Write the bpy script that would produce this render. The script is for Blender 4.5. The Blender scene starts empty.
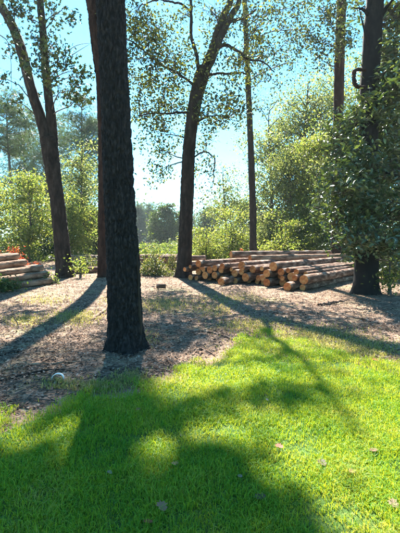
import bpy, math, random
import numpy as np
from mathutils import Vector, noise as mnoise

random.seed(7)
rng = np.random.default_rng(11)
sc = bpy.context.scene
COL = sc.collection
R = math.radians

# ------------------------------------------------------------------ camera
CAM_H = 1.6
F = 385.0            # focal length in pixels of the 400x533 photograph
PITCH = math.atan(26.5 / F)
cam_d = bpy.data.cameras.new('camera')
cam = bpy.data.objects.new('camera', cam_d)
COL.objects.link(cam)
cam.location = (0, 0, CAM_H)
cam.rotation_euler = (R(90) - PITCH, 0, 0)
cam_d.sensor_fit = 'VERTICAL'
cam_d.sensor_height = 36.0
cam_d.lens = 36.0 * F / 533.0
cam_d.clip_start = 0.05
cam_d.clip_end = 3000
sc.camera = cam

# ------------------------------------------------------------------ sky, sun, exposure
SUN_EL = R(44)
SUN_AZ = R(-8.5)      # measured from +Y (the viewing direction) towards +X
SUN = Vector((math.sin(SUN_AZ) * math.cos(SUN_EL), math.cos(SUN_AZ) * math.cos(SUN_EL), math.sin(SUN_EL)))
world = bpy.data.worlds.new('World')
sc.world = world
world.use_nodes = True
wn, wl = world.node_tree.nodes, world.node_tree.links
wn.clear()
wo = wn.new('ShaderNodeOutputWorld')
bg = wn.new('ShaderNodeBackground')
sky = wn.new('ShaderNodeTexSky')
sky.sky_type = 'NISHITA'
sky.sun_disc = False
sky.sun_elevation = SUN_EL
sky.sun_rotation = SUN_AZ
sky.air_density = 1.0
sky.dust_density = 0.1
sky.ozone_density = 1.0
tint = wn.new('ShaderNodeMix'); tint.data_type = 'RGBA'; tint.blend_type = 'MULTIPLY'
tint.inputs['Factor'].default_value = 1.0
tint.inputs['B'].default_value = (0.30, 0.69, 0.78, 1)
wl.new(sky.outputs[0], tint.inputs['A'])
wl.new(tint.outputs['Result'], bg.inputs['Color'])
bg.inputs['Strength'].default_value = 0.083
wl.new(bg.outputs[0], wo.inputs['Surface'])

sun_d = bpy.data.lights.new('sun', 'SUN')
sun_d.energy = 5.0
sun_d.angle = R(0.55)
sun_d.color = (1.0, 0.94, 0.84)
sun = bpy.data.objects.new('sun', sun_d)
COL.objects.link(sun)
sun.rotation_euler = SUN.to_track_quat('Z', 'Y').to_euler()

sc.view_settings.view_transform = 'Standard'
sc.view_settings.look = 'None'
sc.view_settings.gamma = 1.0
sc.view_settings.exposure = 2.6
cy = sc.cycles
cy.max_bounces = 6
cy.diffuse_bounces = 3
cy.glossy_bounces = 2
cy.transmission_bounces = 4
cy.transparent_max_bounces = 6
cy.volume_bounces = 0
cy.caustics_reflective = False
cy.caustics_refractive = False
cy.sample_clamp_indirect = 6

# ------------------------------------------------------------------ pixel helpers
CP, SP = math.cos(PITCH), math.sin(PITCH)
def ray(px, py):
    x = (px - 200.0) / F; y = (266.5 - py) / F
    return np.array([x, CP + y * SP, -SP + y * CP])
def at(px, py, Y):
    d = ray(px, py)
    return np.array([0, 0, CAM_H]) + d * (Y / d[1])
def gnd(px, py, z=0.0):
    d = ray(px, py)
    return np.array([0, 0, CAM_H]) + d * ((z - CAM_H) / d[2])
def to_px(p):
    p = np.asarray(p, float).reshape(-1, 3) - np.array([0, 0, CAM_H])
    fw = p[:, 1] * CP - p[:, 2] * SP
    up = p[:, 1] * SP + p[:, 2] * CP
    fw = np.where(fw < 0.01, 0.01, fw)
    return np.stack([200 + F * p[:, 0] / fw, 266.5 - F * up / fw], 1)

# ------------------------------------------------------------------ mesh builder
class MB:
    def __init__(self): self.v = []; self.f = []; self.n = 0; self.s = []
    def add(self, v, f, smooth=False):
        v = np.asarray(v, np.float32).reshape(-1, 3); f = np.asarray(f, np.int32)
        self.v.append(v); self.f.append(f + self.n); self.n += len(v)
        self.s.append(np.full(len(f), smooth))
    def mesh(self, name):
        me = bpy.data.meshes.new(name)
        if not self.v: return me
        v = np.concatenate(self.v)
        me.vertices.add(len(v)); me.vertices.foreach_set('co', v.ravel())
        tot = np.concatenate([np.full(len(f), f.shape[1], np.int32) for f in self.f])
        lo = np.concatenate([f.ravel() for f in self.f])
        me.loops.add(len(lo)); me.loops.foreach_set('vertex_index', lo)
        st = np.concatenate([[0], np.cumsum(tot)[:-1]]).astype(np.int32)
        me.polygons.add(len(tot)); me.polygons.foreach_set('loop_start', st)
        me.polygons.foreach_set('loop_total', tot)
        me.polygons.foreach_set('use_smooth', np.concatenate(self.s))
        me.update(calc_edges=True)
        return me
    def build(self, name, mat, parent=None, kind=None):
        o = bpy.data.objects.new(name, self.mesh(name))
        o.data.materials.append(mat)
        COL.objects.link(o)
        if parent is not None: o.parent = parent
        if kind: o['kind'] = kind
        return o

def tag(o, label=None, cat=None, group=None, kind=None):
    if label: o['label'] = label
    if cat: o['category'] = cat
    if group: o['group'] = group
    if kind: o['kind'] = kind
    return o
def thing(name, label, cat, group=None, loc=(0, 0, 0)):
    o = bpy.data.objects.new(name, None)
    o.empty_display_size = 0.2
    COL.objects.link(o); o.location = loc
    return tag(o, label, cat, group)

def smooth_path(pts, rad, n):
    """Catmull-Rom through pts, radii interpolated"""
    pts = np.asarray(pts, float); rad = np.asarray(rad, float)
    P = np.vstack([2 * pts[0] - pts[1], pts, 2 * pts[-1] - pts[-2]])
    t = np.linspace(0, len(pts) - 1 - 1e-6, n)
    i = t.astype(int); u = (t - i)[:, None]
    p0, p1, p2, p3 = P[i], P[i + 1], P[i + 2], P[i + 3]
    out = 0.5 * ((2 * p1) + (-p0 + p2) * u + (2 * p0 - 5 * p1 + 4 * p2 - p3) * u ** 2 + (-p0 + 3 * p1 - 3 * p2 + p3) * u ** 3)
    return out, np.interp(t, np.arange(len(rad)), rad)

def tube_geo(pts, rad, sides=8, cap=True):
    pts = np.asarray(pts, float); rad = np.asarray(rad, float)
    n = len(pts)
    T = np.gradient(pts, axis=0); T /= (np.linalg.norm(T, axis=1, keepdims=True) + 1e-9)
    ref = np.array([0.31, 0.95, 0.05]) if abs(T[:, 2]).mean() > 0.6 else np.array([0.05, 0.1, 1.0])
    A = np.cross(T, ref); A /= (np.linalg.norm(A, axis=1, keepdims=True) + 1e-9)
    B = np.cross(T, A)
    a = np.linspace(0, 2 * np.pi, sides, endpoint=False)
    ring = A[:, None, :] * np.cos(a)[None, :, None] + B[:, None, :] * np.sin(a)[None, :, None]
    v = pts[:, None, :] + ring * rad[:, None, None]
    i = np.arange(n - 1)[:, None] * sides; j = np.arange(sides)[None, :]; k = (j + 1) % sides
    f = np.stack([i + j, i + k, i + sides + k, i + sides + j], -1).reshape(-1, 4)
    return v.reshape(-1, 3), f, ring.reshape(-1, 3)
def tube(mb, pts, rad, sides=6):
    v, f, _ = tube_geo(pts, rad, sides)
    mb.add(v, f, True)
    n = len(v)
    for base in (n - sides,):
        if rad[-1] > 0.006:
            c = np.vstack([v[base:base + sides], np.asarray(pts[-1])[None]])
            ff = [[q, (q + 1) % sides, sides] for q in range(sides)]
            mb.add(c, ff)

def bark_tube(mb, pts, rad, sides, rings, plate=(0.09, 0.2), depth=0.014, lump=0.02, seed=0.0, flare=0.0):
    """a trunk whose surface is broken into raised bark plates"""
    p, r = smooth_path(pts, rad, rings)
    v, f, nrm = tube_geo(p, r, sides)
    out = np.empty_like(v)
    ctr = np.repeat(p, sides, 0)
    rr = np.repeat(r, sides)
    ang = np.tile(np.linspace(0, 2 * np.pi, sides, endpoint=False), rings)
    z0 = p[0][2]
    for k in range(len(v)):
        q = v[k]
        w = Vector((q[0] / plate[0], q[1] / plate[0], q[2] / plate[1] + seed))
        w2 = w + 0.6 * mnoise.noise_vector(w * 0.7) + 0.25 * mnoise.noise_vector(w * 2.3)
        d = mnoise.voronoi(w2)[0]
        crack = min(1.0, (d[1] - d[0]) * 3.4); crack = crack * crack * (3 - 2 * crack)
        h = crack * depth + depth * 0.4 * mnoise.noise(w2 * 2.7) + depth * .3 * mnoise.noise(Vector((w.x * 4, w.y * 4, w.z * 2)))
        h += lump * mnoise.noise(Vector((q[0] * 2.2, q[1] * 2.2, q[2] * 0.8 + seed)))
        if flare:
            zz = max(0.0, q[2] - z0)
            h += flare * math.exp(-zz / 0.16) * (0.55 + 0.45 * math.sin(ang[k] * 5 + seed) + 0.25 * math.sin(ang[k] * 3 + 1.3))
        out[k] = q + nrm[k] * (h - depth * 0.5)
    mb.add(out, f, True)
    return p, r

# ------------------------------------------------------------------ leaf scatter
def tmpl(kind):
    if kind == 'leaf':      # pointed leaf folded along its midrib
        v = np.array([[0, -.5, 0], [.26, -.05, .07], [0, .5, -.05], [-.26, -.05, .07]])
        f = np.array([[0, 1, 2], [0, 2, 3]])
    elif kind == 'oval':    # broad leathery leaf
        v = np.array([[0, -.5, 0], [.17, -.25, .05], [.2, .12, .06], [0, .5, -.1], [-.2, .12, .06], [-.17, -.25, .05], [0, -.1, 0.0]])
        f = np.array([[0, 1, 6], [1, 2, 6], [2, 3, 6], [3, 4, 6], [4, 5, 6], [5, 0, 6]])
    elif kind == 'star':    # five-lobed leaf
        v = [[0, -.12, 0]]
        for k in range(5):
            a = R(-50 + k * 70 - 0); 
            a = R(-60 + k * 75)
            v.append([.5 * math.cos(a + R(0)), .5 * math.sin(a), -.06])
            if k < 4:
                b = a + R(37.5); v.append([.17 * math.cos(b), .17 * math.sin(b), .03])
        v = np.array(v)
        # rotate so lobes spread around +Y
        f = np.array([[0, i, i + 1] for i in range(1, 9)] + [[0, 9, 1]])
    elif kind == 'needle':  # a fan of long needles
        v = []; f = []
        for k in range(7):
            a = R(-66 + 22 * k); s, c = math.sin(a), math.cos(a)
            L = .5 if k % 2 else .42
            b = len(v); w = .022
            v += [[-w * c, w * s, 0], [w * c, -w * s, 0], [L * s, L * c, .12 * (k % 3 - 1)]]
            f.append([b, b + 1, b + 2])
        v = np.array(v); f = np.array(f)
    return np.asarray(v, float), f
TM = {k: tmpl(k) for k in ('leaf', 'oval', 'star', 'needle')}

def rot_mats(n, flat):
    """random orientations; flat 0..1 keeps the leaf normals near vertical"""
    nrm = rng.normal(size=(n, 3)); nrm /= np.linalg.norm(nrm, axis=1, keepdims=True)
    nrm = nrm * (1 - flat) + np.array([0, 0, 1.0]) * flat
    nrm /= np.linalg.norm(nrm, axis=1, keepdims=True) + 1e-9
    t = rng.normal(size=(n, 3)); t -= nrm * (t * nrm).sum(1, keepdims=True)
    t /= np.linalg.norm(t, axis=1, keepdims=True) + 1e-9
    return np.stack([np.cross(t, nrm), t, nrm], -1)    # columns x, y, z
def leaves(mb, c, size, kind='leaf', flat=0.35):
    c = np.asarray(c, float).reshape(-1, 3); n = len(c)
    if n == 0: return
    v, f = TM[kind]
    M = rot_mats(n, flat)
    s = size * rng.uniform(.65, 1.25, n)
    V = np.einsum('nij,kj->nki', M, v) * s[:, None, None] + c[:, None, :]
    Fc = f[None] + (np.arange(n) * len(v))[:, None, None]
    mb.add(V.reshape(-1, 3), Fc.reshape(-1, f.shape[1]))

# gaps in the crowns: where the photograph's lawn is in sunlight (ellipses on the lawn, given as image px)
LIT = [(10, 424, 32, 27), (70, 440, 20, 34), (148, 456, 34, 17), (178, 384, 42, 14), (235, 362, 55, 26), (300, 360, 60, 26), (370, 372, 50, 18),
       (330, 438, 75, 26), (250, 425, 35, 17), (385, 470, 50, 45), (300, 470, 45, 18), (345, 505, 40, 30), (400, 420, 40, 18), (205, 432, 24, 11), (395, 525, 40, 30)]
def lit_v(p):
    p = np.asarray(p, float).reshape(-1, 3); S = np.array(SUN)
    g = p - S * ((p[:, 2:3] - .04) / S[2])
    ok = g[:, 1] > .6
    q = to_px(g); r = np.zeros(len(p), bool)
    wob = 1 + .45 * np.sin(q[:, 0] * .33 - q[:, 1] * .4) * np.sin(q[:, 1] * .5 + q[:, 0] * .19) + .25 * np.sin(q[:, 0] * .21 + q[:, 1] * .17) * np.sin(q[:, 1] * .3 - q[:, 0] * .11)
    for a, b, c, d in LIT: r |= (((q[:, 0] - a) / c) ** 2 + ((q[:, 1] - b) / d) ** 2 < wob)
    return r & ok
def lit(px, py): return bool(lit_v(gnd(px, py))[0])
def gaps(p, keep=.1):
    p = np.asarray(p).reshape(-1, 3)
    return p[~lit_v(p) | (rng.random(len(p)) < keep)]
def link_up(br, limbs, cs, r0=.016):
    """grow thin branches from the limbs to every cluster, each from its nearest neighbour already reached"""
    todo = list(range(len(cs))); done = [nearest(limbs, cs[0])]
    while todo:
        D = np.array([[np.linalg.norm(cs[t] - q) for q in done] for t in todo]); a, b = np.unravel_index(np.argmin(D), D.shape)
        t = todo.pop(a); add_branch(br, done[b], cs[t], r0, r0 * .6, 4); done.append(cs[t])

def cluster_pts(c, r, n):
    d = rng.normal(size=(n, 3)) * 0.5
    return np.asarray(c) + d * r

# ------------------------------------------------------------------ materials
def new_mat(name):
    m = bpy.data.materials.new(name); m.use_nodes = True
    nt = m.node_tree; nt.nodes.clear()
    return m, nt.nodes, nt.links
def ramp(nodes, cols, pos=None):
    r = nodes.new('ShaderNodeValToRGB'); e = r.color_ramp.elements
    pos = pos or list(np.linspace(0, 1, len(cols)))
    while len(e) < len(cols): e.new(0.5)
    for k, c in enumerate(cols):
        e[k].position = pos[k]; e[k].color = (*c, 1)
    return r
def leaf_mat(name, cols, transl=0.45, tcols=None, rough=0.5, spec=0.35, patch=0):
    m, N, L = new_mat(name)
    out = N.new('ShaderNodeOutputMaterial'); geo = N.new('ShaderNodeNewGeometry')
    r1 = ramp(N, cols); fac = geo.outputs['Random Per Island']
    if patch:   # drifts of greener and yellower blades
        tc = N.new('ShaderNodeTexCoord'); nz = N.new('ShaderNodeTexNoise'); nz.inputs['Scale'].default_value = patch; nz.inputs['Detail'].default_value = 4
        L.new(tc.outputs['Object'], nz.inputs['Vector'])
        m1 = N.new('ShaderNodeMath'); m1.operation = 'MULTIPLY_ADD'; m1.inputs[1].default_value = 1.7; m1.inputs[2].default_value = -.72
        m2 = N.new('ShaderNodeMath'); m2.operation = 'MULTIPLY_ADD'; m2.inputs[1].default_value = .6
        L.new(nz.outputs[0], m1.inputs[0]); L.new(fac, m2.inputs[0]); L.new(m1.outputs[0], m2.inputs[2]); fac = m2.outputs[0]
    L.new(fac, r1.inputs[0])
    p = N.new('ShaderNodeBsdfPrincipled'); p.inputs['Roughness'].default_value = rough
    p.inputs['Specular IOR Level'].default_value = spec
    L.new(r1.outputs[0], p.inputs['Base Color'])
    tr = N.new('ShaderNodeBsdfTranslucent')
    tcols = tcols or [(min(1, c[0] * 2.0), min(1, c[1] * 1.9), c[2] * 0.9) for c in cols]
    r2 = ramp(N, tcols); L.new(fac, r2.inputs[0])
    L.new(r2.outputs[0], tr.inputs['Color'])
    mx = N.new('ShaderNodeMixShader'); mx.inputs[0].default_value = transl
    L.new(p.outputs[0], mx.inputs[1]); L.new(tr.outputs[0], mx.inputs[2])
    L.new(mx.outputs[0], out.inputs['Surface'])
    return m
def noise_mat(name, cols, scale=6.0, stretch=(1, 1, 1), rough=0.9, bump=0.4, bump_scale=None, detail=8, pos=None, spec=0.2, dist=0.02, coord='Object', island=0.0, wood=False):
    m, N, L = new_mat(name)
    out = N.new('ShaderNodeOutputMaterial'); p = N.new('ShaderNodeBsdfPrincipled')
    p.inputs['Roughness'].default_value = rough; p.inputs['Specular IOR Level'].default_value = spec
    tc = N.new('ShaderNodeTexCoord'); mp = N.new('ShaderNodeMapping'); mp.inputs['Scale'].default_value = stretch
    L.new(tc.outputs[coord], mp.inputs[0])
    n1 = N.new('ShaderNodeTexNoise'); n1.inputs['Scale'].default_value = scale; n1.inputs['Detail'].default_value = detail
    n1.inputs['Roughness'].default_value = 0.65
    L.new(mp.outputs[0], n1.inputs['Vector'])
    r1 = ramp(N, cols, pos or list(np.linspace(.3, .7, len(cols))))
    fac = n1.outputs[0]
    if island:
        geo = N.new('ShaderNodeNewGeometry')
        ma = N.new('ShaderNodeMath'); ma.operation = 'MULTIPLY_ADD'
        ma.inputs[1].default_value = island; L.new(geo.outputs['Random Per Island'], ma.inputs[0])
        mb_ = N.new('ShaderNodeMath'); mb_.operation = 'SUBTRACT'; mb_.inputs[1].default_value = island * .5
        L.new(n1.outputs[0], mb_.inputs[0]); L.new(mb_.outputs[0], ma.inputs[2]); fac = ma.outputs[0]
    L.new(fac, r1.inputs[0])
    L.new(r1.outputs[0], p.inputs['Base Color'])
    if bump:
        n2 = N.new('ShaderNodeTexNoise'); n2.inputs['Scale'].default_value = bump_scale or scale * 3; n2.inputs['Detail'].default_value = 6
        L.new(mp.outputs[0], n2.inputs['Vector'])
        b = N.new('ShaderNodeBump'); b.inputs['Strength'].default_value = bump; b.inputs['Distance'].default_value = dist
        L.new(n2.outputs[0], b.inputs['Height']); L.new(b.outputs[0], p.inputs['Normal'])
    L.new(p.outputs[0], out.inputs['Surface'])
    return m

M = {}
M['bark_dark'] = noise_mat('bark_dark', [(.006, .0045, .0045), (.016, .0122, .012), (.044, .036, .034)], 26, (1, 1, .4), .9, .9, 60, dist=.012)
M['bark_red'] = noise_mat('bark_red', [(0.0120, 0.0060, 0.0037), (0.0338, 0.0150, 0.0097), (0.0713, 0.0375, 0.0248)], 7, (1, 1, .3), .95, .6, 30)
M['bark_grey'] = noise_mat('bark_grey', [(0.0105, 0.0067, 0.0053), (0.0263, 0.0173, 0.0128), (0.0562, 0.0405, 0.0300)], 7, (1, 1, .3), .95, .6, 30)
M['bark_magnolia'] = noise_mat('bark_magnolia', [(.004, .0035, .003), (.009, .0075, .0065), (.02, .017, .014)], 8, (1, 1, .6), .9, .4, 30)
M['bark_far'] = noise_mat('bark_far', [(0.0450, 0.0375, 0.0315), (0.1050, 0.0863, 0.0750)], 3, (1, 1, .3), .95, .3)
M['twig'] = noise_mat('twig', [(.05, .042, .035), (.13, .10, .08)], 12, (1, 1, 1), .9, .2)
M['log_bark'] = noise_mat('log_bark', [(.045, .025, .017), (.12, .065, .043), (.25, .16, .115), (.44, .34, .27)], 7, (1, 1, .35), .95, 1.0, 24, pos=[.32, .46, .56, .68], dist=.04)
M['log_pale'] = noise_mat('log_pale', [(.07, .036, .022), (.17, .095, .06), (.30, .19, .125), (.44, .32, .23)], 7, (1, 1, .35), .95, 1.0, 24, pos=[.3, .44, .56, .7], dist=.04)
M['leaf_star'] = leaf_mat('leaf_star', [(.015, .028, .008), (.028, .048, .012), (.05, .062, .014)], .12)
M['leaf_oak'] = leaf_mat('leaf_oak', [(.014, .022, .008), (.022, .034, .01), (.04, .05, .014), (.085, .1, .022), (.18, .18, .03)], .26)
M['leaf_lime'] = leaf_mat('leaf_lime', [(0.0510, 0.0850, 0.0238), (0.0978, 0.1275, 0.0340), (0.1955, 0.1997, 0.0723)], .58)
M['leaf_mid'] = leaf_mat('leaf_mid', [(0.0382, 0.0595, 0.0238), (0.0765, 0.1020, 0.0425), (0.1870, 0.1997, 0.1020)], .58)
M['leaf_undergrowth'] = leaf_mat('leaf_undergrowth', [(.03, .055, .018), (.06, .09, .025), (.12, .145, .04)], .45)
M['leaf_dark'] = leaf_mat('leaf_dark', [(.025, .05, .016), (.045, .075, .02), (.07, .10, .03)], .35)
M['leaf_magnolia'] = leaf_mat('leaf_magnolia', [(.022, .043, .013), (.042, .07, .02), (.10, .13, .042)], .3, rough=.36, spec=.9)
M['needle'] = leaf_mat('needle', [(.035, .07, .035), (.055, .095, .045), (.085, .12, .05)], .35)
M['needle_far'] = leaf_mat('needle_far', [(.035, .07, .045), (.06, .10, .06)], .35)
M['dead_red'] = leaf_mat('dead_red', [(.35, .045, .015), (.5, .09, .025), (.55, .16, .06)], .35, tcols=[(.6, .08, .03), (.7, .14, .04)])
M['dead_tan'] = leaf_mat('dead_tan', [(.05, .075, .022), (.09, .115, .035), (.2, .18, .08)], .3)
M['litter'] = leaf_mat('litter', [(0.0510, 0.0272, 0.0179), (0.1445, 0.0850, 0.0561), (0.2550, 0.1658, 0.1148), (0.4080, 0.3060, 0.2295)], .12, tcols=[(.28, .15, .08), (.45, .3, .18)], rough=.8, spec=.2)
M['grass'] = leaf_mat('grass', [(.06, .21, .02), (.105, .29, .022), (.18, .33, .03), (.28, .31, .08)], .44, tcols=[(.15, .28, .01), (.33, .40, .012), (.48, .48, .02), (.56, .47, .12)], rough=.5, spec=.2, patch=1.6)
M['grass_dry'] = leaf_mat('grass_dry', [(.12, .15, .04), (.22, .21, .08), (.33, .27, .15)], .4)

def ring_mat(name, c0, c1, c2):
    m, N, L = new_mat(name)
    out = N.new('ShaderNodeOutputMaterial'); p = N.new('ShaderNodeBsdfPrincipled'); p.inputs['Roughness'].default_value = .8
    p.inputs['Specular IOR Level'].default_value = .15
    tc = N.new('ShaderNodeTexCoord'); oi = N.new('ShaderNodeObjectInfo')
    w = N.new('ShaderNodeTexWave'); w.wave_type = 'RINGS'; w.rings_direction = 'Z'
    w.inputs['Scale'].default_value = 16; w.inputs['Distortion'].default_value = 1.2; w.inputs['Detail'].default_value = 3
    L.new(tc.outputs['Object'], w.inputs['Vector'])
    n = N.new('ShaderNodeTexNoise'); n.inputs['Scale'].default_value = 9; n.inputs['Detail'].default_value = 6
    L.new(tc.outputs['Object'], n.inputs['Vector'])
    r1 = ramp(N, [c0, c1, c2], [.3, .5, .72])
    mul = N.new('ShaderNodeMath'); mul.operation = 'MULTIPLY_ADD'; mul.inputs[1].default_value = .16
    L.new(w.outputs['Fac'], mul.inputs[0]); L.new(n.outputs[0], mul.inputs[2])
    add = N.new('ShaderNodeMath'); add.operation = 'MULTIPLY_ADD'; add.inputs[1].default_value = .24; 
    L.new(oi.outputs['Random'], add.inputs[0]); 
    sub = N.new('ShaderNodeMath'); sub.operation = 'SUBTRACT'; sub.inputs[1].default_value = .17
    L.new(mul.outputs[0], sub.inputs[0]); L.new(sub.outputs[0], add.inputs[2])
    L.new(add.outputs[0], r1.inputs[0]); L.new(r1.outputs[0], p.inputs['Base Color'])
    L.new(p.outputs[0], out.inputs['Surface'])
    return m
M['cut'] = ring_mat('cut_wood', (.22, .05, .014), (.46, .125, .036), (.6, .26, .09))

# ------------------------------------------------------------------ the lawn's outline and the ground
def lawn_edge_y(px):
    """image row of the lawn's ragged far edge in the photograph"""
    return np.interp(px, [-300, 0, 40, 70, 100, 140, 170, 200, 225, 245, 270, 300, 330, 365, 400, 700],
                         [418, 416, 408, 400, 392, 384, 374, 362, 349, 338, 333, 340, 350, 360, 366, 380])
_gx = np.linspace(-300, 700, 400)
_ge = np.array([gnd(p, lawn_edge_y(p))[:2] for p in _gx])
_ord = np.argsort(_ge[:, 0]); LX, LY = _ge[_ord, 0], _ge[_ord, 1]
def lawn_edge(X):
    return np.interp(X, LX, LY, left=LY[0], right=LY[-1])
def height(x, y):
    return 0.035 * np.sin(x * .9 + 1.2) * np.sin(y * .7) * np.clip((y - 3) / 6, 0, 1)

def ground_mat():
    m, N, L = new_mat('ground')
    out = N.new('ShaderNodeOutputMaterial'); p = N.new('ShaderNodeBsdfPrincipled'); p.inputs['Roughness'].default_value = .95
    p.inputs['Specular IOR Level'].default_value = .1
    tc = N.new('ShaderNodeTexCoord')
    n1 = N.new('ShaderNodeTexNoise'); n1.inputs['Scale'].default_value = 14; n1.inputs['Detail'].default_value = 10; n1.inputs['Roughness'].default_value = .75
    L.new(tc.outputs['Object'], n1.inputs['Vector'])
    r1 = ramp(N, [(0.0492, 0.0279, 0.0180), (0.1476, 0.0902, 0.0590), (0.2624, 0.1763, 0.1230), (0.3936, 0.2993, 0.2255)], [.28, .42, .54, .7])
    L.new(n1.outputs[0], r1.inputs[0])
    n2 = N.new('ShaderNodeTexNoise'); n2.inputs['Scale'].default_value = .55; n2.inputs['Detail'].default_value = 6; n2.inputs['Roughness'].default_value = .7
    L.new(tc.outputs['Object'], n2.inputs['Vector'])
    r2 = ramp(N, [(0, 0, 0), (1, 1, 1)], [.52, .68]); L.new(n2.outputs[0], r2.inputs[0])
    mx = N.new('ShaderNodeMix'); mx.data_type = 'RGBA'
    mx.inputs['B'].default_value = (.26, .25, .12, 1)
    ml = N.new('ShaderNodeMath'); ml.operation = 'MULTIPLY'; ml.inputs[1].default_value = .6
    L.new(r2.outputs[0], ml.inputs[0]); L.new(ml.outputs[0], mx.inputs['Factor']); L.new(r1.outputs[0], mx.inputs['A'])
    L.new(mx.outputs['Result'], p.inputs['Base Color'])
    n3 = N.new('ShaderNodeTexNoise'); n3.inputs['Scale'].default_value = 30; n3.inputs['Detail'].default_value = 6
    L.new(tc.outputs['Object'], n3.inputs['Vector'])
    b = N.new('ShaderNodeBump'); b.inputs['Strength'].default_value = .8; b.inputs['Distance'].default_value = .03
    L.new(n3.outputs[0], b.inputs['Height']); L.new(b.outputs[0], p.inputs['Normal'])
    L.new(p.outputs[0], out.inputs['Surface'])
    return m
M['ground'] = ground_mat()
M['lawn_soil'] = noise_mat('lawn_soil', [(.03, .055, .012), (.05, .10, .018), (.09, .125, .03)], 18, rough=1, bump=.6, bump_scale=60)

xs = np.concatenate([[-500, -200, -90, -50], np.linspace(-25, 25, 201), [50, 90, 200, 500]])
ys = np.concatenate([[-60, -20], np.linspace(-4, 30, 171), [36, 45, 60, 90, 140, 220, 350, 700]])
X, Y = np.meshgrid(xs, ys)
Z = height(X, Y)
for a in range(X.shape[0]):
    for b in range(X.shape[1]):
        if abs(X[a, b]) < 26 and Y[a, b] < 31:
            Z[a, b] += .02 * mnoise.noise(Vector((X[a, b] * 2.1, Y[a, b] * 2.1, 0))) * min(1, max(0, (Y[a, b] - 3) / 3))
nx, ny = len(xs), len(ys)
i = (np.arange(ny - 1)[:, None] * nx + np.arange(nx - 1)[None]).ravel()
mb = MB(); mb.add(np.stack([X, Y, Z], -1).reshape(-1, 3), np.stack([i, i + 1, i + nx + 1, i + nx], -1), True)
tag(mb.build('ground', M['ground']), 'bare brown woodland floor strewn with dry leaf litter and wood chips', kind='structure')

# lawn: a thin sheet 2 cm proud of the soil with a ragged far edge
cols = np.linspace(-9, 9, 260)
mb = MB(); vv = []
for cx in cols:
    e = lawn_edge(cx) - .3 + .18 * mnoise.noise(Vector((cx * 2.5, 3, 0))) + .08 * mnoise.noise(Vector((cx * 9, 7, 0)))
    for t in np.linspace(0, 1, 30):
        yy = -4 + t * (e + 4)
        vv.append([cx, yy, height(cx, yy) + (.022 if t < .97 else -.01)])
i = (np.arange(259)[:, None] * 30 + np.arange(29)[None]).ravel()
mb.add(vv, np.stack([i, i + 30, i + 31, i + 1], -1), True)
tag(mb.build('lawn', M['lawn_soil']), 'mown green lawn in the foreground', kind='structure')

# ------------------------------------------------------------------ grass blades
def blades(mb, base, h, w, lean):
    n = len(base)
    a = rng.uniform(0, 2 * np.pi, n); d = np.stack([np.cos(a), np.sin(a), np.zeros(n)], 1)
    b = rng.uniform(0, 2 * np.pi, n); s = np.stack([np.cos(b), np.sin(b), np.zeros(n)], 1) * w[:, None]
    up = np.array([0, 0, 1.0])
    m_ = base + up * (h * .6)[:, None] + d * (lean * h * .28)[:, None]
    t = base + up * (h * (1 - .22 * lean))[:, None] + d * (lean * h * .9)[:, None]
    V = np.stack([base - s, base + s, m_ + s * .75, m_ - s * .75, t], 1)
    k = np.arange(n)[:, None] * 5
    mb.add(V.reshape(-1, 3), np.concatenate([k + np.array([[0, 1, 2]]), k + np.array([[0, 2, 3]]), k + np.array([[3, 2, 4]])], 1).reshape(-1, 3))

def fnoise(x, y, s, o=0.0):
    return np.array([mnoise.noise(Vector((a * s, b * s, o))) for a, b in zip(x, y)])

n = 500000
yy = 1.3 + (rng.random(n) ** 1.25) * 5.6
half = np.where(rng.random(n) < .6, yy * .60 + .2, np.minimum(yy * .75 + 2.2, 6))
xx = rng.uniform(-1, 1, n) * half
edge = lawn_edge(xx)
# coarse noise lookup for clumps and ragged edge
gxx = np.linspace(-6, 6, 240); gyy = np.linspace(1, 7.2, 130)
NG = np.array([[mnoise.noise(Vector((a * 2.2, b * 2.2, 5.0))) + .5 * mnoise.noise(Vector((a * 7, b * 7, 2.0))) for a in gxx] for b in gyy])
def NGat(x, y):
    return NG[np.clip(((y - 1) / 6.2 * 129).astype(int), 0, 129), np.clip(((x + 6) / 12 * 239).astype(int), 0, 239)]
nz = NGat(xx, yy)
inside = edge + .12 + .45 * nz - yy
keep = rng.random(n) < np.clip(inside / .5, 0, 1) * np.clip(.75 + .8 * nz, .14, 1)
xx, yy, nz = xx[keep], yy[keep], nz[keep]
hh = np.clip(rng.normal(.042, .013, len(xx)) * (1 + .4 * nz), .014, .09)
ww = rng.uniform(.0016, .0032, len(xx)) * (1 + .12 * np.clip(yy - 2, 0, 5))
ln = np.abs(rng.normal(.75, .45, len(xx)))
mb = MB(); blades(mb, np.stack([xx, yy, height(xx, yy) + .018], 1), hh, ww, ln)
tag(mb.build('grass', M['grass']), 'dense short green grass blades of the lawn', kind='stuff')

# thin, yellowing grass beyond the lawn
mb = MB()
pts = []
for (px, py, rx, ry, n_) in [(75, 318, 28, 8, 1600), (25, 322, 22, 7, 900), (165, 305, 30, 8, 1800), (140, 340, 20, 8, 500), (215, 310, 22, 7, 700),
                             (250, 325, 35, 8, 1400), (310, 338, 50, 12, 3800), (360, 352, 45, 12, 3000), (300, 350, 60, 12, 3600), (130, 380, 18, 8, 900), (100, 388, 25, 7, 1000),
                             (60, 385, 25, 6, 400), (230, 300, 40, 6, 900), (120, 300, 20, 6, 700), (45, 300, 25, 6, 600)]:
    for _ in range(n_):
        a = rng.normal(size=2) * .5
        pts.append(gnd(px + a[0] * rx, py + a[1] * ry))
pts = np.array(pts); pts[:, 2] = height(pts[:, 0], pts[:, 1])
nb = len(pts)
blades(mb, pts, np.clip(rng.normal(.05, .018, nb), .02, .11), rng.uniform(.002, .005, nb) * (1 + .06 * pts[:, 1]), np.abs(rng.normal(.7, .4, nb)))
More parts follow.
